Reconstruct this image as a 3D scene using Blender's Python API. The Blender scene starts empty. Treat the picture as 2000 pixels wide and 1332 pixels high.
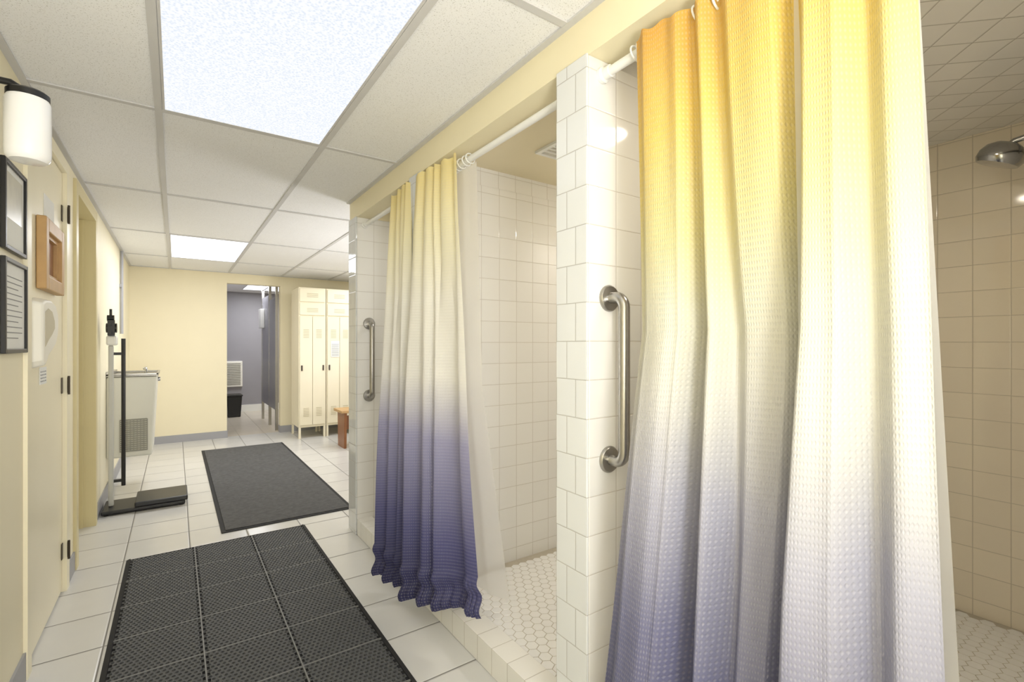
import bpy, math, random
from mathutils import Vector
random.seed(4)
S=bpy.context.scene
S.view_settings.view_transform='Standard'
S.view_settings.look='None'
COL=S.collection

# ---------------------------------------------------------------- materials
def lin(c):
    return tuple(((x/255.0)/12.92 if x/255.0<=0.04045 else (((x/255.0)+0.055)/1.055)**2.4) for x in c)
class NT:
    def __init__(s,name):
        s.m=bpy.data.materials.new(name); s.m.use_nodes=True
        s.n=s.m.node_tree.nodes; s.l=s.m.node_tree.links
        s.b=s.n['Principled BSDF']; s.out=s.n['Material Output']
    def node(s,t,**k):
        n=s.n.new(t)
        for a,v in k.items(): setattr(n,a,v)
        return n
    def put(s,sock,v):
        if hasattr(v,'is_linked') or isinstance(v,bpy.types.NodeSocket): s.l.new(v,sock)
        else: sock.default_value=v
    def math(s,op,a,b=0.0,c=None):
        n=s.node('ShaderNodeMath',operation=op)
        s.put(n.inputs[0],a); s.put(n.inputs[1],b)
        if c is not None: s.put(n.inputs[2],c)
        return n.outputs[0]
    def mix(s,f,a,b):
        n=s.node('ShaderNodeMix',data_type='RGBA')
        s.put(n.inputs[0],f)
        s.put(n.inputs[6],a if not isinstance(a,tuple) else (*a,1)[:4]); s.put(n.inputs[7],b if not isinstance(b,tuple) else (*b,1)[:4])
        return n.outputs[2]
    def noise(s,vec,scale,detail=2):
        n=s.node('ShaderNodeTexNoise'); n.inputs['Scale'].default_value=scale; n.inputs['Detail'].default_value=detail
        if vec is not None: s.l.new(vec,n.inputs['Vector'])
        return n.outputs['Fac']
    def pos(s):
        return s.node('ShaderNodeNewGeometry').outputs['Position']
    def bump(s,h,strength=0.3,dist=0.002):
        n=s.node('ShaderNodeBump'); n.inputs['Strength'].default_value=strength; n.inputs['Distance'].default_value=dist
        s.l.new(h,n.inputs['Height']); s.l.new(n.outputs[0],s.b.inputs['Normal'])
    def ramp(s,f,stops):
        n=s.node('ShaderNodeValToRGB'); cr=n.color_ramp
        while len(cr.elements)>1: cr.elements.remove(cr.elements[-1])
        cr.elements[0].position=stops[0][0]; cr.elements[0].color=(*stops[0][1],1)
        for p,c in stops[1:]:
            e=cr.elements.new(p); e.color=(*c,1)
        s.l.new(f,n.inputs[0]); return n.outputs[0]

def plain(name,rgb,rough=0.6,metal=0.0,var=0.04,scale=6,bump=0.0,bscale=60,spec=None):
    t=NT(name); p=t.pos()
    c=lin(rgb); f=t.noise(p,scale,3)
    a=tuple(max(0,x*(1-var)) for x in c); b=tuple(min(1,x*(1+var)) for x in c)
    t.l.new(t.mix(f,a,b),t.b.inputs['Base Color'])
    t.b.inputs['Roughness'].default_value=rough; t.b.inputs['Metallic'].default_value=metal
    if spec is not None: t.b.inputs['Specular IOR Level'].default_value=spec
    if bump>0: t.bump(t.noise(p,bscale,3),bump,0.002)
    return t.m

def tile(name,rgb,grout,size,off=(0,0,0),gw=0.003,rough=0.15,var=0.05,brick=False,tilt=0.02,bumpd=0.001,spot=0.0,rot45=False):
    t=NT(name); g=t.node('ShaderNodeNewGeometry')
    sp=t.node('ShaderNodeSeparateXYZ')
    if rot45:
        vr=t.node('ShaderNodeVectorRotate',rotation_type='Z_AXIS'); vr.inputs['Angle'].default_value=math.radians(45)
        t.l.new(g.outputs['Position'],vr.inputs['Vector']); t.l.new(vr.outputs[0],sp.inputs[0])
    else: t.l.new(g.outputs['Position'],sp.inputs[0])
    sn=t.node('ShaderNodeSeparateXYZ'); t.l.new(g.outputs['True Normal'],sn.inputs[0])
    ds=[];zrow=None
    order=[2,0,1]
    res={}
    for a in order:
        q=t.math('DIVIDE',t.math('SUBTRACT',sp.outputs[a],off[a]),size[a])
        if brick and a!=2:
            q=t.math('ADD',q,t.math('MULTIPLY',t.math('MODULO',zrow,2.0),0.45))
        f=t.math('FLOOR',q)
        if a==2: zrow=f
        fr=t.math('SUBTRACT',q,f)
        e=t.math('MULTIPLY',t.math('MINIMUM',fr,t.math('SUBTRACT',1.0,fr)),size[a])
        big=t.math('MULTIPLY',t.math('GREATER_THAN',t.math('ABSOLUTE',sn.outputs[a]),0.6),10.0)
        ds.append(t.math('ADD',e,big)); res[a]=t.math('MULTIPLY',f,t.math('LESS_THAN',t.math('ABSOLUTE',sn.outputs[a]),0.6))
    d=t.math('MINIMUM',ds[0],t.math('MINIMUM',ds[1],ds[2]))
    mr=t.node('ShaderNodeMapRange',interpolation_type='SMOOTHSTEP'); t.l.new(d,mr.inputs[0])
    mr.inputs[1].default_value=gw*0.35; mr.inputs[2].default_value=gw*0.85
    m=mr.outputs[0]
    mr2=t.node('ShaderNodeMapRange',interpolation_type='SMOOTHSTEP'); t.l.new(d,mr2.inputs[0])
    mr2.inputs[1].default_value=gw*0.3; mr2.inputs[2].default_value=gw*1.8
    cb=t.node('ShaderNodeCombineXYZ')
    for i in range(3): t.l.new(res[i],cb.inputs[i])
    wn=t.node('ShaderNodeTexWhiteNoise',noise_dimensions='3D'); t.l.new(cb.outputs[0],wn.inputs[0])
    c=lin(rgb); a=tuple(x*(1-var) for x in c); b=tuple(min(1,x*(1+var)) for x in c)
    col=t.mix(wn.outputs[0],a,b)
    if spot>0:
        nz=t.noise(g.outputs['Position'],9,5)
        col=t.mix(t.math('MULTIPLY',nz,spot),col,tuple(x*0.7 for x in c))
    t.l.new(t.mix(m,lin(grout),col),t.b.inputs['Base Color'])
    rr=t.math('SUBTRACT',0.8,t.math('MULTIPLY',m,0.8-rough)); t.l.new(rr,t.b.inputs['Roughness'])
    vm=t.node('ShaderNodeVectorMath',operation='DOT_PRODUCT')
    sv=t.node('ShaderNodeVectorMath',operation='SUBTRACT'); t.l.new(wn.outputs[1],sv.inputs[0]); sv.inputs[1].default_value=(.5,.5,.5)
    t.l.new(sv.outputs[0],vm.inputs[0]); t.l.new(g.outputs['Position'],vm.inputs[1])
    h=t.math('ADD',t.math('MULTIPLY',mr2.outputs[0],bumpd),t.math('MULTIPLY',vm.outputs['Value'],tilt))
    bn=t.node('ShaderNodeBump'); bn.inputs['Strength'].default_value=0.6; bn.inputs['Distance'].default_value=1.0
    t.l.new(h,bn.inputs['Height']); t.l.new(bn.outputs[0],t.b.inputs['Normal'])
    return t.m

def emit(name,rgb,strength,tex=None,dk=(.70,.76,.88)):
    t=NT(name); e=t.node('ShaderNodeEmission'); e.inputs[1].default_value=strength
    if tex:
        v=t.node('ShaderNodeTexVoronoi'); v.inputs['Scale'].default_value=tex; t.l.new(t.pos(),v.inputs['Vector'])
        n=t.noise(t.pos(),tex*0.8,4)
        f=t.math('MULTIPLY',t.math('ADD',v.outputs['Distance'],n),0.75)
        c=lin(rgb)
        t.l.new(t.ramp(f,[(0.30,(c[0]*dk[0],c[1]*dk[1],c[2]*dk[2])),(0.85,c)]),e.inputs[0])
    else: e.inputs[0].default_value=(*lin(rgb),1)
    t.l.new(e.outputs[0],t.out.inputs[0]); return t.m

M={}
M['wall']=plain('cream_paint',(247,239,211),0.5,var=0.02,bump=0.08,bscale=90)
M['wallfar']=plain('yellow_cream_paint',(243,233,202),0.55,var=0.02,bump=0.08,bscale=90)
M['jamb']=plain('yellow_trim_paint',(220,208,164),0.4,var=0.03)
M['door']=plain('cream_door_paint',(248,240,213),0.38,var=0.02)
M['base']=plain('grey_vinyl_base',(164,164,168),0.5)
M['floor']=tile('floor_tile',(219,218,215),(130,127,122),(0.305,0.305,0.305),(-0.235,2.80,0.5),0.005,0.22,0.03,spot=0.2,tilt=0.003,bumpd=0.002)
M['floorwarm']=tile('restroom_floor_tile',(222,212,194),(160,150,134),(0.305,0.305,0.305),(-0.235,2.80,0.5),0.005,0.25,0.03,spot=0.2,tilt=0.003,bumpd=0.002)
M['tile']=tile('shower_wall_tile',(238,236,231),(206,200,190),(0.108,0.108,0.108),(0.935,0.967,0.02),0.0021,0.07,0.015,tilt=0.014,bumpd=0.0007)
M['tilewarm']=tile('shower_back_tile',(242,230,208),(206,194,172),(0.108,0.114,0.108),(0.935,0.436,0.02),0.0022,0.07,0.02,tilt=0.014,bumpd=0.0007)
M['tilediag']=tile('shower_ceiling_tile',(244,240,232),(188,182,170),(0.108,0.108,0.108),(0.0,0.0,0.02),0.0026,0.12,0.02,tilt=0.014,rot45=True)
M['tileend']=tile('pillar_end_tile',(226,228,229),(184,182,178),(0.108,0.082,0.108),(0.935,1.05,0.02),0.0021,0.06,0.010,brick=True,tilt=0.012,bumpd=0.0006)
M['tilecurb']=tile('curb_tile',(236,234,228),(190,185,174),(0.2,0.1,0.1),(0.9,0.967,0.0),0.0024,0.12,0.02,tilt=0.005,bumpd=0.0006)
M['hex']=plain('hex_mosaic_glaze',(249,248,245),0.2,var=0.03,scale=30)
M['grout']=plain('beige_grout',(194,186,170),0.85,var=0.1,scale=40)
M['header']=plain('soffit_paint',(242,232,198),0.5,var=0.02)
M['stallceil']=plain('stall_ceiling_paint',(236,225,194),0.6,var=0.03)
M['tee']=plain('ceiling_grid_metal',(208,207,206),0.5)
M['white']=plain('white_plastic',(240,240,236),0.35)
M['greyp']=plain('light_grey_enamel',(200,200,194),0.4)
M['cream']=plain('cream_plastic',(246,243,233),0.35)
M['creamshade']=plain('cream_plastic_shade',(206,198,172),0.5)
M['black']=plain('black_plastic',(22,22,24),0.35)
M['blackm']=plain('black_rubber',(80,81,82),0.6,var=0.15,scale=50)
M['blackbase']=plain('black_rubber_underlay',(36,36,38),0.8)
M['strip']=plain('rubber_mat_seam',(124,124,122),0.55)
M['steel']=plain('brushed_steel',(176,174,170),0.28,1.0,var=0.08,scale=40)
M['chrome']=plain('chrome',(170,170,170),0.15,1.0)
M['dark']=plain('dark_metal',(74,66,56),0.4,0.6)
M['wood']=plain('oak_wood',(194,156,104),0.45,var=0.15,scale=18)
M['wooddark']=plain('orange_brown_wood',(142,92,54),0.35,var=0.2,scale=14)
M['locker']=plain('cream_locker_enamel',(242,233,206),0.35,var=0.02)
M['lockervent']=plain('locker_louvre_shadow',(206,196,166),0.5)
M['paper']=plain('paper',(242,242,238),0.8)
M['ink']=plain('grey_print',(150,150,150),0.8)
M['mapart']=plain('framed_print',(206,202,186),0.3,var=0.25,scale=14)
M['purple']=plain('grey_purple_paint',(156,154,160),0.5)
M['purple2']=plain('grey_purple_partition',(150,149,156),0.35)
M['coolgrey']=plain('cooler_offwhite_enamel',(226,225,214),0.4)
M['grille']=plain('grille_dark',(150,148,136),0.5)
M['glass']=plain('opal_glass',(244,244,244),0.15)
M['panel']=emit('prismatic_diffuser',(250,252,255),1.04,130,(.70,.77,.87))
M['panelfar']=emit('prismatic_diffuser_far',(245,248,255),2.4,60)
t=NT('acoustic_ceiling_tile'); p=t.pos(); n1=t.noise(p,260,2); n2=t.noise(p,2.5,2)
f=t.node('ShaderNodeMapRange'); t.l.new(n1,f.inputs[0]); f.inputs[1].default_value=0.32; f.inputs[2].default_value=0.40
base=t.mix(n2,lin((243,243,243)),lin((249,249,249)))
t.l.new(t.mix(f.outputs[0],lin((205,204,200)),base),t.b.inputs['Base Color']); t.b.inputs['Roughness'].default_value=0.9
t.bump(n1,0.15,0.002); M['ceil']=t.m
t=NT('charcoal_carpet'); p=t.pos(); n1=t.noise(p,260,3); n2=t.noise(p,35,3)
t.l.new(t.mix(t.math('MULTIPLY',t.math('ADD',n1,n2),0.5),lin((38,38,40)),lin((124,124,124))),t.b.inputs['Base Color'])
t.b.inputs['Roughness'].default_value=0.95; t.bump(n1,0.9,0.006); M['carpet']=t.m
def curtain_mat(name,stops,warp=0.06,translu=0.35,tilt=0.0,width=1.5):
    t=NT(name); uv=t.node('ShaderNodeUVMap'); sp=t.node('ShaderNodeSeparateXYZ'); t.l.new(uv.outputs[0],sp.inputs[0])
    P=0.0125
    su=t.math('SINE',t.math('MULTIPLY',sp.outputs[0],2*math.pi/P)); sv=t.math('SINE',t.math('MULTIPLY',sp.outputs[1],2*math.pi/P))
    pr=t.math('MAXIMUM',t.math('MULTIPLY',t.math('ADD',su,sv),0.5),0.0)
    nz=t.noise(uv.outputs[0],3.0,2)
    z=t.math('ADD',sp.outputs[1],t.math('MULTIPLY',t.math('SUBTRACT',nz,0.5),warp))
    if tilt:
        k=t.math('SUBTRACT',1.0,t.math('MULTIPLY',sp.outputs[0],tilt/width))
        z=t.math('ADD',1.12,t.math('MULTIPLY',t.math('SUBTRACT',z,1.12),k))
    z=t.math('DIVIDE',z,2.0)
    c=t.ramp(z,stops)
    c2=t.mix(t.math('MULTIPLY',pr,0.18),c,(0.72,0.71,0.70))
    t.l.new(c2,t.b.inputs['Base Color']); t.b.inputs['Roughness'].default_value=0.45
    t.b.inputs['Specular IOR Level'].default_value=0.35
    t.bump(t.math('ADD',pr,t.math('MULTIPLY',t.noise(uv.outputs[0],9,3),1.2)),0.38,0.003)
    tr=t.node('ShaderNodeBsdfTranslucent'); t.l.new(c,tr.inputs[0])
    ms=t.node('ShaderNodeMixShader'); ms.inputs[0].default_value=translu
    t.l.new(t.b.outputs[0],ms.inputs[1]); t.l.new(tr.outputs[0],ms.inputs[2]); t.l.new(ms.outputs[0],t.out.inputs[0])
    return t.m
Wh=lin((202,200,192))
M['curtA']=curtain_mat('ombre_waffle_fabric',[(0.10,lin((86,88,122))),(0.28,lin((118,119,150))),(0.44,lin((170,170,184))),(0.55,Wh),(0.63,lin((208,205,184))),(0.72,lin((213,203,150))),(0.84,lin((218,191,104))),(0.98,lin((214,162,72)))],0.16,0.12,0.30)
M['curtB']=curtain_mat('ombre_waffle_fabric_pale',[(0.06,lin((48,48,88))),(0.20,lin((84,85,132))),(0.40,lin((156,155,186))),(0.53,lin((236,234,228))),(0.70,lin((244,241,230))),(0.85,lin((244,236,198))),(0.98,lin((242,224,158)))],0.08,0.2)
t=NT('white_vinyl_liner'); t.b.inputs['Base Color'].default_value=(0.95,0.95,0.93,1); t.b.inputs['Roughness'].default_value=0.3
t.bump(t.noise(t.pos(),14,3),0.3,0.01)
tr=t.node('ShaderNodeBsdfTranslucent'); tr.inputs[0].default_value=(.97,.97,.95,1); tp=t.node('ShaderNodeBsdfTransparent')
m1=t.node('ShaderNodeMixShader'); m1.inputs[0].default_value=0.4; t.l.new(t.b.outputs[0],m1.inputs[1]); t.l.new(tr.outputs[0],m1.inputs[2])
m2=t.node('ShaderNodeMixShader'); m2.inputs[0].default_value=0.35; t.l.new(m1.outputs[0],m2.inputs[1]); t.l.new(tp.outputs[0],m2.inputs[2]); t.l.new(m2.outputs[0],t.out.inputs[0])
M['liner']=t.m

# ---------------------------------------------------------------- geometry helpers
def mk(name,verts,faces,mat,parent=None,smooth=False,bevel=0,org=None,uv=None,seg=2,**props):
    vs=[Vector(v) for v in verts]
    if org is None:
        mn=Vector([min(v[i] for v in vs) for i in range(3)]); mx=Vector([max(v[i] for v in vs) for i in range(3)])
        org=Vector(((mn[0]+mx[0])/2,(mn[1]+mx[1])/2,mn[2]))
    else: org=Vector(org)
    me=bpy.data.meshes.new(name); me.from_pydata([v-org for v in vs],[],faces); me.update()
    mats=mat if isinstance(mat,list) else [mat]
    for m in mats: me.materials.append(M[m])
    if smooth:
        for p in me.polygons: p.use_smooth=True
    if uv:
        ul=me.uv_layers.new(name='UVMap')
        for lp in me.loops: ul.data[lp.index].uv=uv[lp.vertex_index]
    ob=bpy.data.objects.new(name,me); COL.objects.link(ob)
    if parent is not None:
        ob.parent=parent; ob.location=org-wloc(parent)
    else: ob.location=org
    if bevel>0:
        b=ob.modifiers.new('b','BEVEL'); b.width=bevel; b.segments=seg; b.limit_method='ANGLE'; b.angle_limit=0.6
    for k,v in props.items(): ob[k]=v
    return ob
def wloc(o):
    v=Vector(o.location)
    while o.parent: o=o.parent; v+=Vector(o.location)
    return v
def empty(name,loc,label,cat,parent=None,**p):
    o=bpy.data.objects.new(name,None); COL.objects.link(o); o.empty_display_size=0.1
    if parent is not None: o.parent=parent; o.location=Vector(loc)-wloc(parent)
    else:
        o.location=loc; o['category']=cat
    o['label']=label
    for k,v in p.items(): o[k]=v
    return o
def bx(b):
    x0,x1,y0,y1,z0,z1=b
    v=[(x0,y0,z0),(x1,y0,z0),(x1,y1,z0),(x0,y1,z0),(x0,y0,z1),(x1,y0,z1),(x1,y1,z1),(x0,y1,z1)]
    f=[(0,3,2,1),(4,5,6,7),(0,1,5,4),(1,2,6,5),(2,3,7,6),(3,0,4,7)]
    return v,f
def join(parts):
    V=[];F=[]
    for v,f in parts:
        o=len(V); V+=list(v); F+=[tuple(i+o for i in q) for q in f]
    return V,F
def box(name,b,mat,parent=None,bevel=0,**p):
    v,f=bx(b); return mk(name,v,f,mat,parent,bevel=bevel,**p)
def boxes(name,bs,mat,parent=None,bevel=0,**p):
    v,f=join([bx(b) for b in bs]); return mk(name,v,f,mat,parent,bevel=bevel,**p)
def tubegeo(pts,r,n=12,caps=True):
    pts=[Vector(p) for p in pts]; V=[];F=[]
    rs=r if isinstance(r,(list,tuple)) else [r]*len(pts)
    prev=None
    for i,p in enumerate(pts):
        if i==0: d=pts[1]-p
        elif i==len(pts)-1: d=p-pts[i-1]
        else: d=(pts[i+1]-p).normalized()+(p-pts[i-1]).normalized()
        d.normalize()
        if prev is None:
            a=Vector((0,0,1)) if abs(d.z)<0.9 else Vector((1,0,0))
            u=d.cross(a).normalized()
        else: u=(prev-d*prev.dot(d)).normalized()
        prev=u; w=d.cross(u)
        for k in range(n):
            an=2*math.pi*k/n; V.append(p+(u*math.cos(an)+w*math.sin(an))*rs[i])
    for i in range(len(pts)-1):
        for k in range(n):
            F.append((i*n+k,i*n+(k+1)%n,(i+1)*n+(k+1)%n,(i+1)*n+k))
    if caps:
        F.append(tuple(range(n-1,-1,-1))); F.append(tuple((len(pts)-1)*n+k for k in range(n)))
    return V,F
def tube(name,pts,r,mat,parent=None,n=14,smooth=True,**p):
    v,f=tubegeo(pts,r,n); o=mk(name,v,f,mat,parent,smooth=smooth,**p)
    e=o.modifiers.new('e','EDGE_SPLIT'); e.split_angle=0.9
    return o
def lathe(name,base,axis,prof,mat,parent=None,n=28,**p):
    base=Vector(base); ax=Vector(axis).normalized()
    pts=[base+ax*h for r,h in prof]; 
    a=Vector((0,0,1)) if abs(ax.z)<0.9 else Vector((1,0,0)); u=ax.cross(a).normalized(); w=ax.cross(u)
    V=[];F=[]
    for (r,h),c in zip(prof,pts):
        for k in range(n):
            an=2*math.pi*k/n; V.append(c+(u*math.cos(an)+w*math.sin(an))*max(r,1e-5))
    for i in range(len(prof)-1):
        for k in range(n): F.append((i*n+k,i*n+(k+1)%n,(i+1)*n+(k+1)%n,(i+1)*n+k))
    F.append(tuple(range(n-1,-1,-1))); F.append(tuple((len(prof)-1)*n+k for k in range(n)))
    o=mk(name,V,F,mat,parent,smooth=True,**p)
    e=o.modifiers.new('e','EDGE_SPLIT'); e.split_angle=0.7
    return o
def struct(name,b,mat,**p):
    return box(name,b,mat,kind='structure',label=p.pop('label',name.replace('_',' ')),**p)

# ---------------------------------------------------------------- room shell
XL=-0.445; XS=0.935; XB=2.75; YF=7.16; ZC=2.12
YB=-1.6; XR=3.4
struct('floor',(XL-0.2,XR,YB,YF+0.06,-0.05,0),'floor')
struct('floor_restroom',(XL-0.2,XR,YF+0.0605,9.9,-0.05,0),'floorwarm')
box('ceiling',(XL-0.12,XR,YB,9.9,ZC,ZC+0.04),'ceil',kind='structure')
Wl=XL-0.12
boxes('wall_left',[(Wl,XL,YB,2.45,0,ZC),(Wl,XL,2.45,3.17,2.035,ZC),(Wl,XL,3.17,3.47,0,ZC),(Wl,XL,3.47,4.2,2.03,ZC),(Wl,XL,4.2,YF,0,ZC)],'wall',kind='structure')
boxes('wall_far',[(Wl,0.54,YF,YF+0.12,0,ZC),(0.54,1.165,YF,YF+0.12,1.985,ZC),(1.165,XR,YF,YF+0.12,0,ZC)],'wallfar',kind='structure')
struct('wall_right',(XR,XR+0.1,YB,9.9,0,ZC),'wallfar')
struct('wall_back',(Wl,XR,YB-0.1,YB,0,ZC),'wall')
struct('wall_restroom_far',(0.3,XR,9.75,9.85,0,ZC),'purple')
struct('wall_restroom_left',(0.3,0.42,YF+0.12,9.75,0,ZC),'purple')
struct('baseboard_restroom',(0.42,XR,9.735,9.75,0,0.12),'white')
def part(name,y0,y1,x1=XB):
    return box(name,(XS,x1,y0,y1,0,2.0),'tile',bevel=0.003,kind='structure')
part('wall_partition_near',0.967,1.098); part('wall_partition_middle',2.07,2.20); part('wall_partition_far',3.04,3.19); part('wall_partition_back',-0.14,-0.01)
i=1
for y0,y1 in ((0.967,1.098),(2.07,2.20),(3.04,3.19),(-0.14,-0.01)):
    box('trim_%d'%i,(XS-0.008,XS-0.0005,y0,y1,0,2.003),'tileend',bevel=0.003,kind='structure'); i+=1
struct('wall_shower_back',(XB+0.001,XB+0.1,-0.14,3.19,0,ZC-0.001),'tilewarm')
box('wall_header',(XS,XS+0.13,YB,3.19,2.0,ZC-0.001),'header',kind='structure')
box('trim_5',(XS+0.13,XB,3.04,3.19,2.0,ZC-0.001),'header',kind='structure')
struct('ceiling_stall_near',(XS+0.13,XB,-0.14,1.03,2.08,2.118),'tilediag')
struct('ceiling_stall_middle',(XS+0.13,XB,1.03,2.135,2.09,2.118),'stallceil')
struct('ceiling_stall_far',(XS+0.13,XB,2.135,3.04,2.09,2.118),'stallceil')
boxes('trim_6',[(XS+0.13,XB,0.975,1.09,2.0,2.08),(XS+0.13,XB,2.078,2.192,2.0,2.09)],'tile',kind='structure')
struct('wall_behind_showers',(XS,XS+0.13,YB,-0.14,0,2.0),'wall')
def hexfloor(name,x0,x1,y0,y1,z):
    W=0.046; R=W/math.sqrt(3); g=0.0020; V=[];F=[]; MI=[]
    v,f=bx((x0,x1,y0,y1,0.001,z)); V+=v; F+=f; MI+=[0]*6
    row=0; yy=y0+0.028
    dy=1.5*R
    while yy<y1-0.027:
        xx=x0+0.025+(W/2 if row%2 else 0)
        while xx<x1-0.025:
            o=len(V)
            for zz,k in ((z,1.0),(z+0.0010,0.98)):
                for a in range(6):
                    an=math.radians(60*a+30); rr=(R-g/1.2)*k
                    V.append((xx+rr*math.cos(an),yy+rr*math.sin(an),zz))
            for a in range(6): F.append((o+a,o+(a+1)%6,o+6+(a+1)%6,o+6+a)); MI.append(1)
            F.append(tuple(o+6+a for a in range(6))); MI.append(1)
            xx+=W
        yy+=dy; row+=1
    ob=mk(name,V,F,['grout','hex'],kind='structure')
    for p,m in zip(ob.data.polygons,MI): p.material_index=m
for k,(y0,y1) in enumerate(((-0.009,0.966),(1.099,2.069),(2.201,3.039))):
    hexfloor('floor_stall_%d'%(k+1),XS+0.097,XB-0.001,y0,y1,0.062)
    box('trim_%d'%(7+k),(XS,XS+0.095,y0,y1,0.001,0.1),'tilecurb',bevel=0.002,kind='structure')
boxes('baseboard_left',[(XL,XL+0.008,YB,2.40,0,0.1),(XL,XL+0.008,3.24,3.42,0,0.1),(XL,XL+0.008,4.27,YF,0,0.1)],'base',kind='structure')
boxes('baseboard_far',[(XL+0.008,0.54,YF-0.008,YF,0,0.09),(1.165,XR,YF-0.008,YF,0,0.09),(0.54,0.548,YF,YF+0.12,0,0.09),(1.157,1.165,YF,YF+0.12,0,0.09)],'base',kind='structure')
tees=[]
xl=[-0.055,0.56,1.175,1.79,2.405,3.02]
yl=[2.335+1.29*k for k in range(-3,4)]
for k,x in enumerate(xl):
    tees.append((x-0.012,x+0.012,YB if k<2 else 3.19,YF,ZC-0.006,ZC-0.0005))
for y in yl:
    if y>YB: tees.append((XL,XS if y<3.19 else XR,y-0.012,y+0.012,ZC-0.0055,ZC-0.0005))
tees+=[(XL,XL+0.022,YB,YF,ZC-0.007,ZC-0.0005),(XS-0.022,XS,YB,3.19,ZC-0.007,ZC-0.0005),(XL,XR,YF-0.02,YF,ZC-0.007,ZC-0.0005)]
boxes('trim_10',tees,'tee',kind='structure',label='painted metal ceiling grid')
def clight(x0,x1,y0,y1,mat,label):
    e=empty('ceiling_light',((x0+x1)/2,(y0+y1)/2,ZC-0.006),label,'ceiling light')
    x0+=.013;x1-=.013;y0+=.013;y1-=.013
    box('diffuser',(x0+.008,x1-.008,y0+.008,y1-.008,ZC-0.0045,ZC-0.001),mat,e)
    boxes('frame',[(x0,x0+.008,y0,y1,ZC-.006,ZC-.001),(x1-.008,x1,y0,y1,ZC-.006,ZC-.001),(x0+.008,x1-.008,y0,y0+.008,ZC-.006,ZC-.001),(x0+.008,x1-.008,y1-.008,y1,ZC-.006,ZC-.001)],'tee',e)
clight(-0.055,0.56,1.045,2.335,'panel','recessed fluorescent troffer with textured white prismatic diffuser, lit')
clight(-0.055,0.56,4.915,6.205,'panelfar','recessed fluorescent troffer lit near the locker end of the ceiling')
clight(-0.055,0.56,-1.535,-0.245,'panelfar','added fluorescent troffer, unseen behind the camera, brightening the hallway')  # added behind the camera to brighten the hallway
clight(1.79,2.405,4.915,6.205,'panelfar','added fluorescent troffer, out of sight, brightening the bench area')  # added out of sight as extra light for the locker end
clight(0.9,1.5,8.0,9.2,'panelfar','recessed fluorescent troffer lit in the restroom ceiling')

# ---------------------------------------------------------------- left wall doors
d1=box('door_1',(XL-0.05,XL-0.006,2.462,3.158,0.012,2.025),'door',kind='structure',label='flush cream painted door')
boxes('trim_11',[(XL-0.02,XL+0.012,2.40,2.46,0,2.03),(XL-0.02,XL+0.012,3.16,3.225,0,2.03),(XL-0.02,XL+0.012,2.40,3.225,2.03,2.085)],'door',kind='structure')
d2=box('door_2',(XL-0.11,XL-0.075,3.49,4.18,0.012,2.01),'jamb',kind='structure',label='yellow painted door set back in its frame')
boxes('trim_12',[(XL-0.11,XL+0.014,3.47,3.488,0,2.03),(XL-0.11,XL+0.014,4.182,4.2,0,2.03),(XL-0.11,XL+0.014,3.488,4.182,2.012,2.03),
  (XL,XL+0.014,3.42,3.47,0,2.08),(XL,XL+0.014,4.2,4.25,0,2.08),(XL,XL+0.014,3.47,4.2,2.03,2.08),(XL-0.074,XL-0.05,4.168,4.182,0,2.01)],'jamb',kind='structure')
lathe('door_knob',(XL-0.0745,3.56,0.98),(1,0,0),[(0.025,0),(0.025,0.006),(0.012,0.01),(0.011,0.03),(0.024,0.04),(0.027,0.052),(0.02,0.064),(0.004,0.067)],'dark',d2,label='small dark metal knob')
for z in (1.83,1.0,0.2):
    h=empty('door_hinge',(XL+0.012,3.16,z-0.05),'dark worn metal butt hinge','door hinge',parent=d1)
    tube('knuckle',[(XL+0.019,3.158,z-0.045),(XL+0.019,3.158,z+0.045)],0.0050,'dark',h)
    box('leaf',(XL-0.005,XL-0.002,3.13,3.155,z-0.038,z+0.038),'dark',h)
    box('leaf',(XL+0.0125,XL+0.0145,3.162,3.175,z-0.038,z+0.038),'dark',h)
w=empty('viewing_window',(XL,2.8,1.42),'oak framed viewing window mounted on the cream door','window')
xa,xb=XL-0.005,XL+0.026
boxes('frame',[(xa,xb,2.62,2.67,1.42,1.71),(xa,xb,2.94,2.99,1.42,1.71),(xa,xb,2.67,2.94,1.42,1.475),(xa,xb,2.67,2.94,1.655,1.71)],'wood',w,bevel=0.004)
boxes('inner_rim',[(xa,xb-0.014,2.67,2.69,1.475,1.655),(xa,xb-0.014,2.92,2.94,1.475,1.655),(xa,xb-0.014,2.69,2.92,1.475,1.49),(xa,xb-0.014,2.69,2.92,1.64,1.655)],'wood',w)
box('pane',(xa,xa+0.004,2.69,2.92,1.49,1.64),'wooddark',w)
nt=empty('door_notice',(XL,2.9,1.74),'small faded paper notice taped above the wooden frame','paper notice')
box('sheet',(XL-0.0055,XL-0.004,2.76,2.96,1.735,1.83),'paper',nt)
dsp=empty('plastic_dispenser',(XL,2.66,1.12),'cream moulded plastic dispenser with arched recess on the door','dispenser')
prof=[(2.51,1.365),(2.56,1.38),(2.68,1.385),(2.76,1.37),(2.81,1.335),(2.82,1.285),(2.805,1.235),(2.76,1.195),(2.69,1.17),(2.61,1.145),(2.56,1.11),(2.52,1.105),(2.505,1.13)]
def extr(prof,xa_,xb_,inset=0.0):
    cy=sum(p_[0] for p_ in prof)/len(prof); cz=sum(p_[1] for p_ in prof)/len(prof)
    n_=len(prof); V=[(xa_,y,z) for y,z in prof]+[(xb_,cy+(y-cy)*(1-inset),cz+(z-cz)*(1-inset)) for y,z in prof]
    return V,[tuple(range(n_)),tuple(range(2*n_-1,n_-1,-1))]+[(k,n_+k,n_+(k+1)%n_,(k+1)%n_) for k in range(n_)]
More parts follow.
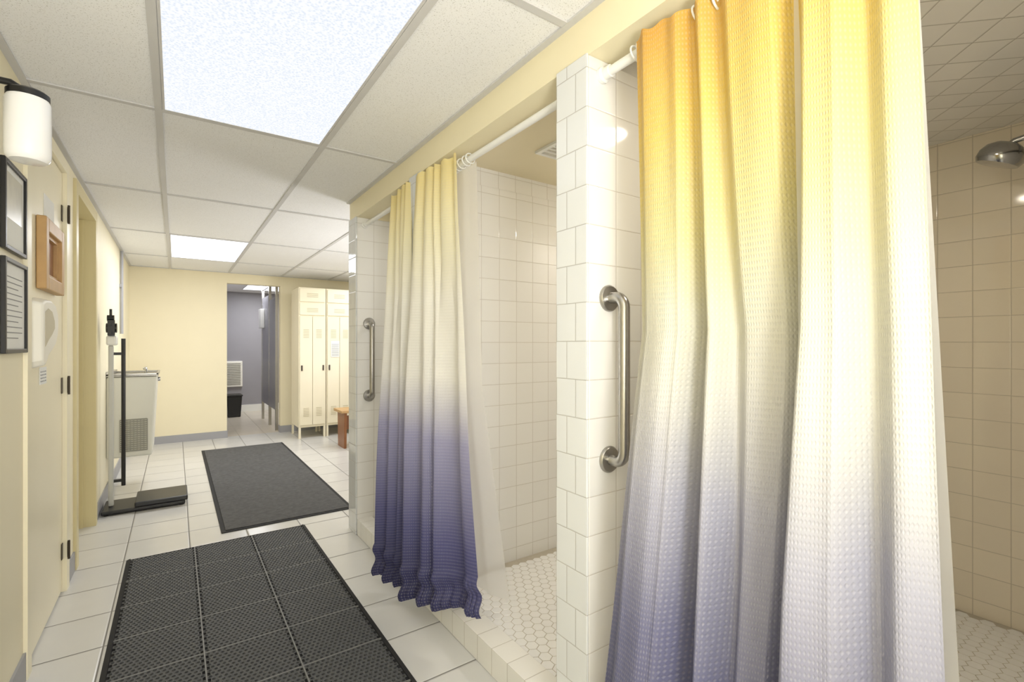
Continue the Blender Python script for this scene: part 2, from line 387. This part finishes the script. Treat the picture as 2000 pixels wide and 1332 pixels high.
v,f=extr(prof,XL-0.0055,XL+0.034,0.08); mk('housing',v,f,'cream',dsp,bevel=0.008,seg=3)
pr2=[(2.545,1.325),(2.60,1.34),(2.67,1.33),(2.715,1.295),(2.72,1.265),(2.67,1.24),(2.60,1.215),(2.545,1.19)]
v,f=extr(pr2,XL+0.0342,XL+0.0352); mk('recess',v,f,'creamshade',dsp)  # flat raised plate; the recess's shade is only its darker colour
kp=empty('door_label',(XL,2.74,1.06),'small white instruction label with printed rows','label')
box('card',(XL-0.0055,XL-0.003,2.68,2.80,1.035,1.105),'paper',kp)
boxes('print',[(XL-0.003,XL-0.0024,2.69+0.027*a,2.706+0.027*a,1.045+0.013*b,1.05+0.013*b) for a in range(4) for b in range(4)],'ink',kp)
def picture(name,y0,y1,z0,z1,label,art):
    e=empty(name,(XL,(y0+y1)/2,z0),label,'picture frame'); f=0.014; X0=XL+0.0005;X1=XL+0.014
    boxes('frame',[(X0,X1,y0,y0+f,z0,z1),(X0,X1,y1-f,y1,z0,z1),(X0,X1,y0+f,y1-f,z0,z0+f),(X0,X1,y0+f,y1-f,z1-f,z1)],'black',e,bevel=0.002)
    box('mat_board',(X0,X0+0.006,y0+f,y1-f,z0+f,z1-f),'paper',e)
    if art: box('print',(X0+0.006,X0+0.007,y0+f+.02,y1-f-.02,z0+f+.09,z1-f-.02),'mapart',e)
    else: boxes('print',[(X0+0.006,X0+0.0066,y0+f+.03,y1-f-.03-(0.05 if k%3==2 else 0),z1-f-.045-.018*k,z1-f-.042-.018*k) for k in range(12)],'ink',e)
picture('picture_frame',2.12,2.385,1.50,1.785,'black framed print with white mat on the cream wall',True)
picture('certificate_frame',2.12,2.395,1.17,1.475,'black framed printed certificate below the framed print',False)
L=empty('wall_lamp',(-0.326,1.81,1.66),'jar style wall lamp with black cap and opal glass','wall lamp')
lathe('glass_shade',(-0.326,1.81,1.69),(0,0,1),[(0.02,0),(0.038,0.002),(0.045,0.010),(0.047,0.025),(0.047,0.160),(0.043,0.170)],'glass',L)
lathe('cap',(-0.326,1.81,1.861),(0,0,1),[(0.044,0),(0.044,0.014),(0.036,0.02),(0.01,0.022)],'black',L)
tube('arm',[(-0.326,1.81,1.875),(-0.36,1.81,1.895),(-0.41,1.81,1.895),(XL+0.01,1.81,1.88)],0.009,'black',L)
lathe('backplate',(XL+0.0005,1.81,1.88),(1,0,0),[(0.045,0),(0.045,0.010),(0.03,0.016)],'black',L)
cd=empty('wall_conduit',(XL+0.015,6.0,1.35),'painted conduit pipe running down from the ceiling','pipe')
tube('pipe',[(XL+0.016,6.0,1.3),(XL+0.016,6.0,2.105)],0.013,'base',cd)
box('bracket',(XL+0.0005,XL+0.02,5.97,6.03,1.75,1.78),'base',cd)

# ---------------------------------------------------------------- physician scale
sc=empty('weighing_scale',(-0.18,4.5,0),'black and white upright beam weighing scale by the wall','weighing scale')
box('base',(-0.425,0.06,4.35,4.66,0.008,0.035),'black',sc,bevel=0.008)
box('platform',(-0.24,0.075,4.34,4.67,0.037,0.072),'black',sc,bevel=0.008)
for x in(-0.40,0.04):
    for y in(4.38,4.63): lathe('foot',(x,y,0),(0,0,1),[(0.015,0),(0.015,0.009)],'black',sc,n=12)
box('column',(-0.396,-0.366,4.475,4.505,0.035,1.19),'greyp',sc,bevel=0.008)
tube('height_rod',[(-0.312,4.50,0.17),(-0.312,4.50,1.24)],0.013,'black',sc,n=8)
for z in (0.20,1.12): box('rod_bracket',(-0.366,-0.30,4.49,4.505,z,z+.02),'black',sc)
box('beam_head',(-0.405,-0.345,4.44,4.54,1.19,1.26),'white',sc,bevel=0.012)
boxes('weigh_beam',[(-0.385,-0.37,4.40,4.62,1.27,1.29),(-0.385,-0.372,4.40,4.62,1.33,1.342),(-0.395,-0.355,4.42,4.45,1.26,1.37)],'black',sc)
tube('poise_weight',[(-0.405,4.46,1.315),(-0.345,4.46,1.315)],0.034,'black',sc,n=16)
tube('poise_weight',[(-0.40,4.46,1.385),(-0.36,4.46,1.385)],0.022,'black',sc,n=12)
tube('poise_stem',[(-0.38,4.46,1.36),(-0.38,4.46,1.45)],0.008,'black',sc,n=8)

# ---------------------------------------------------------------- water cooler
wc=empty('drinking_fountain',(-0.28,5.2,0.29),'wall hung off-white metal water cooler with vent grille','drinking fountain')
y0,y1=4.88,5.38; x0=XL+0.0005
V=[(x0,y0,.30),(-0.158,y0,.30),(-0.158,y1,.30),(x0,y1,.30),(x0,y0,.94),(-0.125,y0,.94),(-0.125,y1,.94),(x0,y1,.94)]
mk('body',V,bx((0,1,0,1,0,1))[1],'coolgrey',wc,bevel=0.012)
boxes('basin',[(x0,-0.116,y0-.008,y1+.008,.942,.952),(x0,x0+0.03,y0-.008,y1+.008,.952,.982),(-0.13,-0.116,y0-.008,y1+.008,.952,.966),(x0,-0.116,y0-.008,y0+.008,.952,.966),(x0,-0.116,y1-.008,y1+.008,.952,.966)],'steel',wc,bevel=0.003)
boxes('vent_grille',[(-0.36,-0.19,y0-.004,y0-.0005,.345+.0165*k,.355+.0165*k) for k in range(16)]+[(-0.362+.0215*k,-0.357+.0215*k,y0-.003,y0-.0005,.345,.60) for k in range(9)],'grille',wc)
tube('bubbler',[(-0.2,5.02,.952),(-0.2,5.02,.985),(-0.205,5.04,1.0),(-0.215,5.08,.995)],0.011,'chrome',wc,n=10)
tube('push_button',[(-0.125,5.15,.90),(-0.108,5.15,.90)],0.018,'chrome',wc)

# ---------------------------------------------------------------- mats
mx0,my1,mod,nx,ny=-0.205,3.385,0.296,3,7
V=[];F=[]
ztop=0.0085;zb=0.003
def cell(cx,cy,px,py):
    o=len(V); r=min(px,py)*0.33; h=px/2; g=py/2
    outer=[(h,0),(h,g),(0,g),(-h,g),(-h,0),(-h,-g),(0,-g),(h,-g)]
    for a,b in outer: V.append((cx+a,cy+b,ztop-0.0012))
    for k in range(8):
        an=math.radians(45*k); V.append((cx+r*math.cos(an),cy+r*math.sin(an),ztop))
    for k in range(8):
        an=math.radians(45*k); V.append((cx+r*.9*math.cos(an),cy+r*.9*math.sin(an),zb))
    for k in range(8):
        k2=(k+1)%8
        F.append((o+k,o+k2,o+8+k2,o+8+k)); F.append((o+8+k,o+8+k2,o+16+k2,o+16+k))
for i_ in range(nx):
    for j_ in range(ny):
        ax=mx0+i_*mod; ay=my1-(j_+1)*mod; q=15; px=(mod-0.005)/(q+.5); py=(mod-0.004)/q
        for a in range(q):
            for b in range(q):
                cell(ax+0.0025+px*(a+.5+(0.5 if b%2 else 0)),ay+0.002+py*(b+.5),px,py)
rm=empty('rubber_floor_mat',(mx0+mod*1.5,my1-mod*ny/2,0),'black perforated rubber drainage mat with square modules on tile floor','floor mat')
mk('perforated_surface',V,F,'blackm',rm)
X0,X1,Y0,Y1=mx0,mx0+mod*nx,my1-mod*ny,my1
box('underlay',(X0,X1,Y0,Y1,0.0008,0.0028),'blackbase',rm)
sm=[]
for k in range(1,nx): sm.append((X0+k*mod-.0025,X0+k*mod+.0025,Y0,Y1,.003,.0088))
for k in range(1,ny): sm.append((X0,X1,Y1-k*mod-.0022,Y1-k*mod+.0022,.003,.0087))
boxes('seams',sm,'strip',rm)
e_=0.018
def slope(x0,x1,y0,y1,side):
    v,f=bx((x0,x1,y0,y1,0.0008,0.009)); v=[list(q) for q in v]
    for k in range(4,8):
        if side=='L' and v[k][0]==x0: v[k][2]=0.003
        if side=='R' and v[k][0]==x1: v[k][2]=0.003
        if side=='T' and v[k][1]==y1: v[k][2]=0.003
        if side=='B' and v[k][1]==y0: v[k][2]=0.003
    return v,f
v,f=join([slope(X0-e_,X0,Y0-e_,Y1+e_,'L'),slope(X1,X1+e_,Y0-e_,Y1+e_,'R'),slope(X0,X1,Y1,Y1+e_,'T'),slope(X0,X1,Y0-e_,Y0,'B')])
mk('bevelled_border',v,f,'blackbase',rm)
cm=empty('carpet_floor_mat',(0.65,4.98,0),'charcoal carpet runner mat with rubber border on tile floor','floor mat')
box('rubber_border',(0.237,1.065,3.545,6.41,0.0008,0.006),'blackbase',cm,bevel=0.002)
box('carpet_pile',(0.262,1.04,3.57,6.385,0.0062,0.011),'carpet',cm,bevel=0.002)

# ---------------------------------------------------------------- lockers
def locker(x0,label):
    w_=0.332; Y0=6.52; Y1=6.98
    e=empty('locker',(x0+w_/2,6.75,0),label,'locker',group='cream metal lockers')
    x1=x0+w_-0.003
    box('body',(x0,x1,Y0,Y1,0.14,1.92),'locker',e,bevel=0.003)
    for a in (x0+.002,x1-.027):
        for b in (Y0+.002,Y1-.027): box('leg',(a,a+.025,b,b+.025,0,0.14),'locker',e)
    def dr(a,b,z0,z1,vents,hx=None):
        d=box('door',(a,b,Y0-.014,Y0-.001,z0,z1),'locker',e,bevel=0.003)
        for (vz,n) in vents:
            boxes('louvre',[(a+(b-a)*.28,b-(b-a)*.28,Y0-.0165,Y0-.0142,vz+k*.02,vz+k*.02+.008) for k in range(n)],'lockervent',d)
        if hx is not None: box('handle',(hx-.009,hx+.009,Y0-.024,Y0-.0145,0.86,0.93),'dark',d,bevel=0.003)
    m=(x0+x1)/2
    dr(x0+.012,x1-.012,1.74,1.905,[(1.80,3)])
    dr(x0+.012,x1-.012,1.57,1.725,[(1.61,3)])
    dr(x0+.012,m-.002,0.17,1.555,[(1.28,6),(0.28,6)],x0+.035)
    dr(m+.002,x1-.012,0.17,1.555,[(1.28,6),(0.28,6)],x1-.035)
    return e
locker(1.272,'cream enamel metal locker with louvred doors on short legs, end unit')
locker(1.608,'cream enamel metal locker with louvred doors and paper notice')
locker(1.944,'cream enamel metal locker with louvred doors behind the bench')
pn=empty('locker_notice',(1.70,6.503,1.05),'white paper notice taped on a locker door','paper notice')
box('sheet',(1.66,1.77,6.500,6.5045,1.03,1.24),'paper',pn)
boxes('print',[(1.67,1.76,6.4993,6.4998,1.05+.018*k,1.055+.018*k) for k in range(9)],'ink',pn)
bn=empty('wooden_bench',(2.15,5.75,0),'orange brown wooden bench with splayed end boards','bench')
boxes('seat',[(1.54,2.75,5.58+.112*k,5.685+.112*k,.41,.44) for k in range(3)],'wood',bn,bevel=0.004)
for x in (1.58,2.68):
    V=[(x,5.62,0),(x+.03,5.62,0),(x+.03,5.87,0),(x,5.87,0),(x,5.60,.409),(x+.03,5.60,.409),(x+.03,5.89,.409),(x,5.89,.409)]
    mk('end_board',V,bx((0,1,0,1,0,1))[1],'wooddark',bn,bevel=0.003)
box('stretcher',(1.611,2.679,5.73,5.76,.20,.36),'wooddark',bn)

# ---------------------------------------------------------------- restroom contents
tp=empty('toilet_partition',(1.15,8.0,0),'grey purple toilet stall partition with steel posts','toilet partition')
box('panel',(1.14,1.165,7.97,8.63,0.28,1.93),'purple2',tp)
box('door',(1.14,1.16,7.42,7.93,0.28,1.85),'purple2',tp)
for y in (7.36,7.93,8.63): box('post',(1.135,1.17,y,y+.04,0.0,2.06),'steel',tp)
box('head_rail',(1.14,1.165,7.36,8.67,2.06,2.085),'steel',tp)
pd=empty('paper_dispenser',(1.125,8.3,1.35),'small white paper dispenser on the stall panel','dispenser')
box('case',(1.08,1.139,8.38,8.58,1.45,1.75),'white',pd,bevel=0.008)
tc=empty('trash_can',(0.79,9.2,0),'small black waste bin by the restroom wall','trash can')
V=[(.70,9.07,0),(.88,9.07,0),(.88,9.33,0),(.70,9.33,0),(.68,9.05,.34),(.90,9.05,.34),(.90,9.35,.34),(.68,9.35,.34)]
mk('bin',V,bx((0,1,0,1,0,1))[1],'black',tc,bevel=0.01)
box('rim',(.67,.91,9.04,9.36,.34,.365),'black',tc,bevel=0.008)
wh=empty('wall_heater',(0.86,9.72,0.5),'white louvred wall heater on purple wall','heater')
box('case',(.68,.97,9.70,9.7495,.45,.90),'cream',wh,bevel=0.01)
boxes('grille',[(.71,.94,9.692,9.6995,.49+.03*k,.502+.03*k) for k in range(13)],'grille',wh)

# ---------------------------------------------------------------- shower fittings
RX=0.985;RZ=1.955
def grab(y,label):
    x=1.012;z1=1.33;z0=0.872
    e=empty('grab_bar',(x,y,z0),label,'grab bar',group='shower grab bars')
    c=0.058;rb=0.03
    P=[(x,y-.002,z1)]
    for k in range(7):
        a=math.radians(90*k/6); P.append((x,y-c+rb-rb*math.sin(a)-0.0,z1-rb+rb*math.cos(a)))
    for k in range(7):
        a=math.radians(90*k/6); P.append((x,y-c+rb-rb*math.cos(a),z0+rb-rb*math.sin(a)))
    P.append((x,y-.002,z0))
    tube('bar',P,0.016,'steel',e,n=18)
    for z in (z0,z1): lathe('flange',(x,y-.0005,z),(0,-1,0),[(0.038,0),(0.038,0.004),(0.034,0.009),(0.018,0.012)],'steel',e)
grab(0.967,'brushed steel vertical grab bar on white tile by the orange curtain')
grab(3.04,'brushed steel vertical grab bar on the end tiled partition')
def rod(y0,y1,label,ys):
    e=empty('curtain_rod',(RX,(y0+y1)/2,RZ),label,'curtain rod',group='white shower curtain rods')
    tube('pole',[(RX,y0+.004,RZ),(RX,y1-.004,RZ)],0.0125,'white',e,n=18)
    lathe('end_flange',(RX,y1-.0005,RZ),(0,-1,0),[(0.022,0),(0.022,0.01),(0.016,0.014),(0.0165,0.035)],'white',e)
    lathe('end_flange',(RX,y0+.0005,RZ),(0,1,0),[(0.022,0),(0.022,0.01),(0.016,0.014),(0.0165,0.035)],'white',e)
    for y in ys:
        P=[(RX+0.021*math.cos(a)-.004,y+.004*math.sin(a),RZ+0.021*math.sin(a)-.001) for a in [2*math.pi*k/18 for k in range(19)]]
        v,f=tubegeo(P,0.0028,6,False); mk('curtain_ring',v,f,'white',e,smooth=True)
rod(-0.01,0.967,'white curtain rod holding the orange topped curtain',[.26+.05*k for k in range(11)]+[.80,.82,.84])
rod(1.098,2.07,'white curtain rod spanning the middle stall',[1.70,1.73,1.77,1.80,1.84,1.88,1.92,1.96,2.0,2.04])
rod(2.2,3.04,'white curtain rod spanning the end stall',[2.24,2.28,2.32,2.37,2.42,2.47,2.52])

def lerp4(a,b,w): return tuple(a[i]+(b[i]-a[i])*w for i in range(4))
def sheet(name,top,bot,zt,zb,nf,amp,mat,parent,width,phase=0.0,nu=260,nv=90,ease=1.0,scallop=0.0,hem=0.0,jit=0.0,seed=0,mid=None,round_=True,ex=1.35,knots=None):
    rnd=random.Random(seed)
    ph=[rnd.uniform(0,6.28) for _ in range(6)]
    V=[];UV=[];F=[]
    zb=zb if isinstance(zb,tuple) else (zb,zb)
    def ridge(a):
        return (2*abs(math.sin(a/2))**ex-1.0) if round_ else math.sin(a)
    def kfold(s,v):
        hv=min(1,v*2.2)
        P=[(k[0]+(k[1]-k[0])*v,k[2]+(k[3]-k[2])*hv) for k in knots]
        for k in range(len(P)-1):
            if s<=P[k+1][0] or k==len(P)-2:
                t_=min(1,max(0,(s-P[k][0])/(P[k+1][0]-P[k][0]))); t_=0.5-0.5*math.cos(math.pi*t_)
                return P[k][1]+(P[k+1][1]-P[k][1])*t_
    for j in range(nv+1):
        v=j/nv; w=v**ease
        if mid:
            mv,mp=mid
            P=lerp4(top,mp,v/mv) if v<mv else lerp4(mp,bot,(v-mv)/(1-mv))
        else: P=lerp4(top,bot,w)
        for i in range(nu+1):
            s=i/nu
            z=zt+(zb[0]+(zb[1]-zb[0])*s-zt)*v
            x=P[0]+(P[2]-P[0])*s; y=P[1]+(P[3]-P[1])*s
            a=amp[0]+(amp[1]-amp[0])*min(1,v*1.5)
            m=min(1,max(0,(v-0.02)/0.5)); m=m*m*(3-2*m)
            if knots:
                off=a*(kfold(s,min(1,v*1.05))+0.08*math.sin(2*math.pi*7.3*s+1.5*v+ph[0])*(1-0.8*m)+0.07*m*math.sin(2*math.pi*3.1*s+6*v+ph[1]))
                tang=0.006*m*math.sin(2*math.pi*2*s+5*v+ph[2])*math.sin(math.pi*s)
            else:
                q=s+0.05*math.sin(2*math.pi*s*1.1+ph[0]+0.5*v)+0.025*math.sin(2*math.pi*s*2.7+ph[1]+v*1.2)
                f1=ridge(2*math.pi*nf[0]*q+phase); f2=ridge(2*math.pi*nf[1]*q+phase+ph[2]*.3+0.9*v)
                off=a*(f1*(1-m)+f2*m+0.14*m*math.sin(2*math.pi*nf[0]*1.1*q+ph[3]))
                tang=-0.15*a*m*math.sin(2*math.pi*nf[1]*q+phase+ph[2]*.3+.9*v)*min(1,s/0.1)*min(1,(1-s)/0.1)
            edge=min(1,s/0.06)*0.7+0.3
            off*=edge
            off+=jit*math.sin(9*v+ph[4]+5*s)*v
            zz=z
            if v<0.06: zz-=scallop*(0.5+0.5*math.cos(2*math.pi*nf[0]*2*s))*(1-v/0.06)
            if hem>0 and v>0.92:
                k=(v-0.92)/0.08
                off+=hem*k*math.sin(2*math.pi*24*s+3*math.sin(14*s)+9*v)*0.35+hem*0.6*math.sin(k*math.pi*3)
                zz+=hem*0.2*k*math.sin(2*math.pi*4*s+ph[5])
            V.append((x-off,y+tang,zz)); UV.append((s*width,z))
    for j in range(nv):
        for i in range(nu):
            a=j*(nu+1)+i; F.append((a,a+1,a+nu+2,a+nu+1))
    return mk(name,V,F,mat,parent,smooth=True,uv=UV)

# broad folds of the near curtain: (position at top, position at bottom, depth at top, depth lower down)
KN=[(0,0,-.2,-.3),(.06,.11,.9,.7),(.155,.19,.1,.85),(.21,.235,.5,.6),(.265,.32,-1.0,-1.05),(.323,.385,.5,.35),(.38,.455,-1.0,-.75),(.45,.49,.6,-.3),(.60,.55,.6,-.6),(.664,.592,-1.4,-1.3),(.73,.68,1.0,1.1),(.80,.77,.9,.8),(.87,.85,-.6,-.35),(.93,.91,.4,.3),(1,1,-.1,-.1)]
c1=empty('shower_curtain',(0.96,0.57,0.12),'ombre waffle curtain, orange through white to purple, by grab bar','shower curtain',group='ombre shower curtains')
sheet('fabric',(0.952,0.815,0.955,0.262),(0.895,0.905,0.965,0.207),1.972,0.12,(5,4),(0.020,0.062),'curtA',c1,1.5,nu=460,nv=150,scallop=0.010,jit=0.005,seed=3,mid=(0.40,(0.955,0.80,0.96,0.24)),knots=KN)
sheet('liner',(0.985,0.50,0.985,0.268),(1.06,0.55,1.03,0.198),1.93,0.14,(3,2),(0.003,0.010),'liner',c1,0.5,seed=5,nu=80,nv=40)
c2=empty('shower_curtain',(0.93,1.85,0.1),'ombre waffle curtain, pale yellow to purple gathered hem, middle stall','shower curtain',group='ombre shower curtains')
sheet('fabric',(0.915,2.085,0.952,1.745),(0.825,2.02,0.93,1.50),1.985,(0.075,0.20),(4.4,3.2),(0.013,0.036),'curtB',c2,1.5,phase=1.0,nu=300,nv=160,scallop=0.006,hem=0.015,jit=0.005,seed=11,mid=(0.14,(0.905,2.10,0.945,1.71)))
sheet('liner',(1.0,2.03,1.0,1.68),(1.06,1.99,1.15,1.67),1.94,0.115,(2,1.4),(0.003,0.008),'liner',c2,0.6,seed=8,nu=140,nv=60,mid=(0.5,(1.0,2.0,1.0,1.64)),round_=False)
c3=empty('shower_curtain',(0.90,2.4,0.1),'ombre waffle curtain, pale yellow to dark purple, end stall','shower curtain',group='ombre shower curtains')
sheet('fabric',(0.948,2.47,0.920,2.16),(0.80,2.32,0.885,2.10),1.985,0.07,(3.8,2.5),(0.013,0.028),'curtB',c3,1.5,phase=0.3,nu=260,nv=150,scallop=0.006,hem=0.015,jit=0.005,seed=21,mid=(0.14,(0.930,2.46,0.91,2.15)))

sh=empty('shower_spray',(2.52,0.30,1.86),'chrome shower head on bent wall arm','shower head')
tube('arm',[(2.52,-0.009,1.955),(2.52,0.2,1.955),(2.52,0.34,1.952),(2.52,0.39,1.945),(2.52,0.412,1.93)],0.0105,'chrome',sh)
lathe('spray_head',(2.52,0.405,1.945),(0,0.45,-1),[(0.014,0),(0.034,0.004),(0.056,0.018),(0.068,0.040),(0.070,0.064),(0.062,0.080),(0.004,0.083)],'chrome',sh)
lathe('escutcheon',(2.52,-0.0095,1.955),(0,1,0),[(0.034,0),(0.03,0.008),(0.012,0.012)],'chrome',sh)
dr=empty('floor_drain',(1.73,0.45,0.063),'round dark metal floor drain in hexagonal tile','floor drain')
lathe('grate',(1.73,0.48,0.0636),(0,0,1),[(0.06,0),(0.06,0.003),(0.055,0.004)],'dark',dr)
vt=empty('ceiling_vent',(1.5,1.6,2.08),'square white ceiling exhaust vent in the middle stall','ceiling vent')
boxes('frame',[(1.36,1.62,1.50,1.52,2.078,2.0895),(1.36,1.62,1.74,1.76,2.078,2.0895),(1.36,1.38,1.52,1.74,2.078,2.0895),(1.60,1.62,1.52,1.74,2.078,2.0895)],'white',vt)
boxes('louvre',[(1.38,1.60,1.53+.03*k,1.542+.03*k,2.081,2.0885) for k in range(7)],'white',vt)
def stall_lamp(x,y,z,pw,col=(1.0,0.95,0.86)):
    e=empty('stall_light',(x,y,z),'round flush opal lamp on the stall ceiling','ceiling light',group='stall ceiling lamps')
    lathe('rim',(x,y,z-.0005),(0,0,-1),[(0.09,0),(0.09,0.015),(0.08,0.018)],'white',e)
    l=bpy.data.lights.new('lamp','AREA'); l.shape='DISK'; l.size=0.15; l.energy=pw; l.color=col
    o=bpy.data.objects.new('lamp',l); COL.objects.link(o); o.parent=e; o.location=(0,0,-0.03)
stall_lamp(1.45,0.54,2.08,3.6,(1.0,0.90,0.76)); stall_lamp(2.5,1.35,2.09,9,(1,.96,.90)); stall_lamp(1.7,2.6,2.09,4.5,(1,.97,.92))

# ---------------------------------------------------------------- lights
def area(name,loc,sx,sy,en,col=(1,1,1),aim=None):
    l=bpy.data.lights.new(name,'AREA'); l.shape='RECTANGLE'; l.size=sx; l.size_y=sy; l.energy=en; l.color=col
    o=bpy.data.objects.new(name,l); COL.objects.link(o); o.location=loc
    if aim is not None: o.rotation_euler=Vector(aim).to_track_quat('-Z','Y').to_euler()
    return o
area('tube_lamp',(0.25,-0.9,ZC-0.012),0.56,1.2,13,(0.97,0.98,1.0))  # extra light below the added troffer behind the camera
area('tube_lamp',(0.25,5.56,ZC-0.012),0.56,1.2,15,(0.98,0.98,1.0))
area('tube_lamp',(2.1,5.56,ZC-0.012),0.56,1.2,14)  # extra light below the added troffer over the bench
area('tube_lamp',(1.2,8.6,ZC-0.012),0.5,1.1,26)
# added fill lights, not part of the place, aimed up to brighten the ceiling
area('ceiling_fill',(0.05,-0.80,1.0),0.5,0.5,35,(0.97,0.98,1.0),(-0.22,0.66,0.74))
area('ceiling_fill',(2.3,3.9,0.8),0.5,0.5,24,(0.99,0.98,1.0),(-0.35,0.35,0.87))
wd=bpy.data.worlds.new('world'); wd.use_nodes=True; wd.node_tree.nodes['Background'].inputs[0].default_value=(1,1,1,1); wd.node_tree.nodes['Background'].inputs[1].default_value=0.5
S.world=wd
# ---------------------------------------------------------------- camera
cam=bpy.data.cameras.new('camera'); cam.sensor_width=36; cam.lens=16.92; cam.shift_y=0.003; cam.clip_start=0.02
co=bpy.data.objects.new('camera',cam); COL.objects.link(co); co.location=(0,0,1.2)
co.rotation_euler=(math.radians(90),0,math.radians(-34.95)); S.camera=co
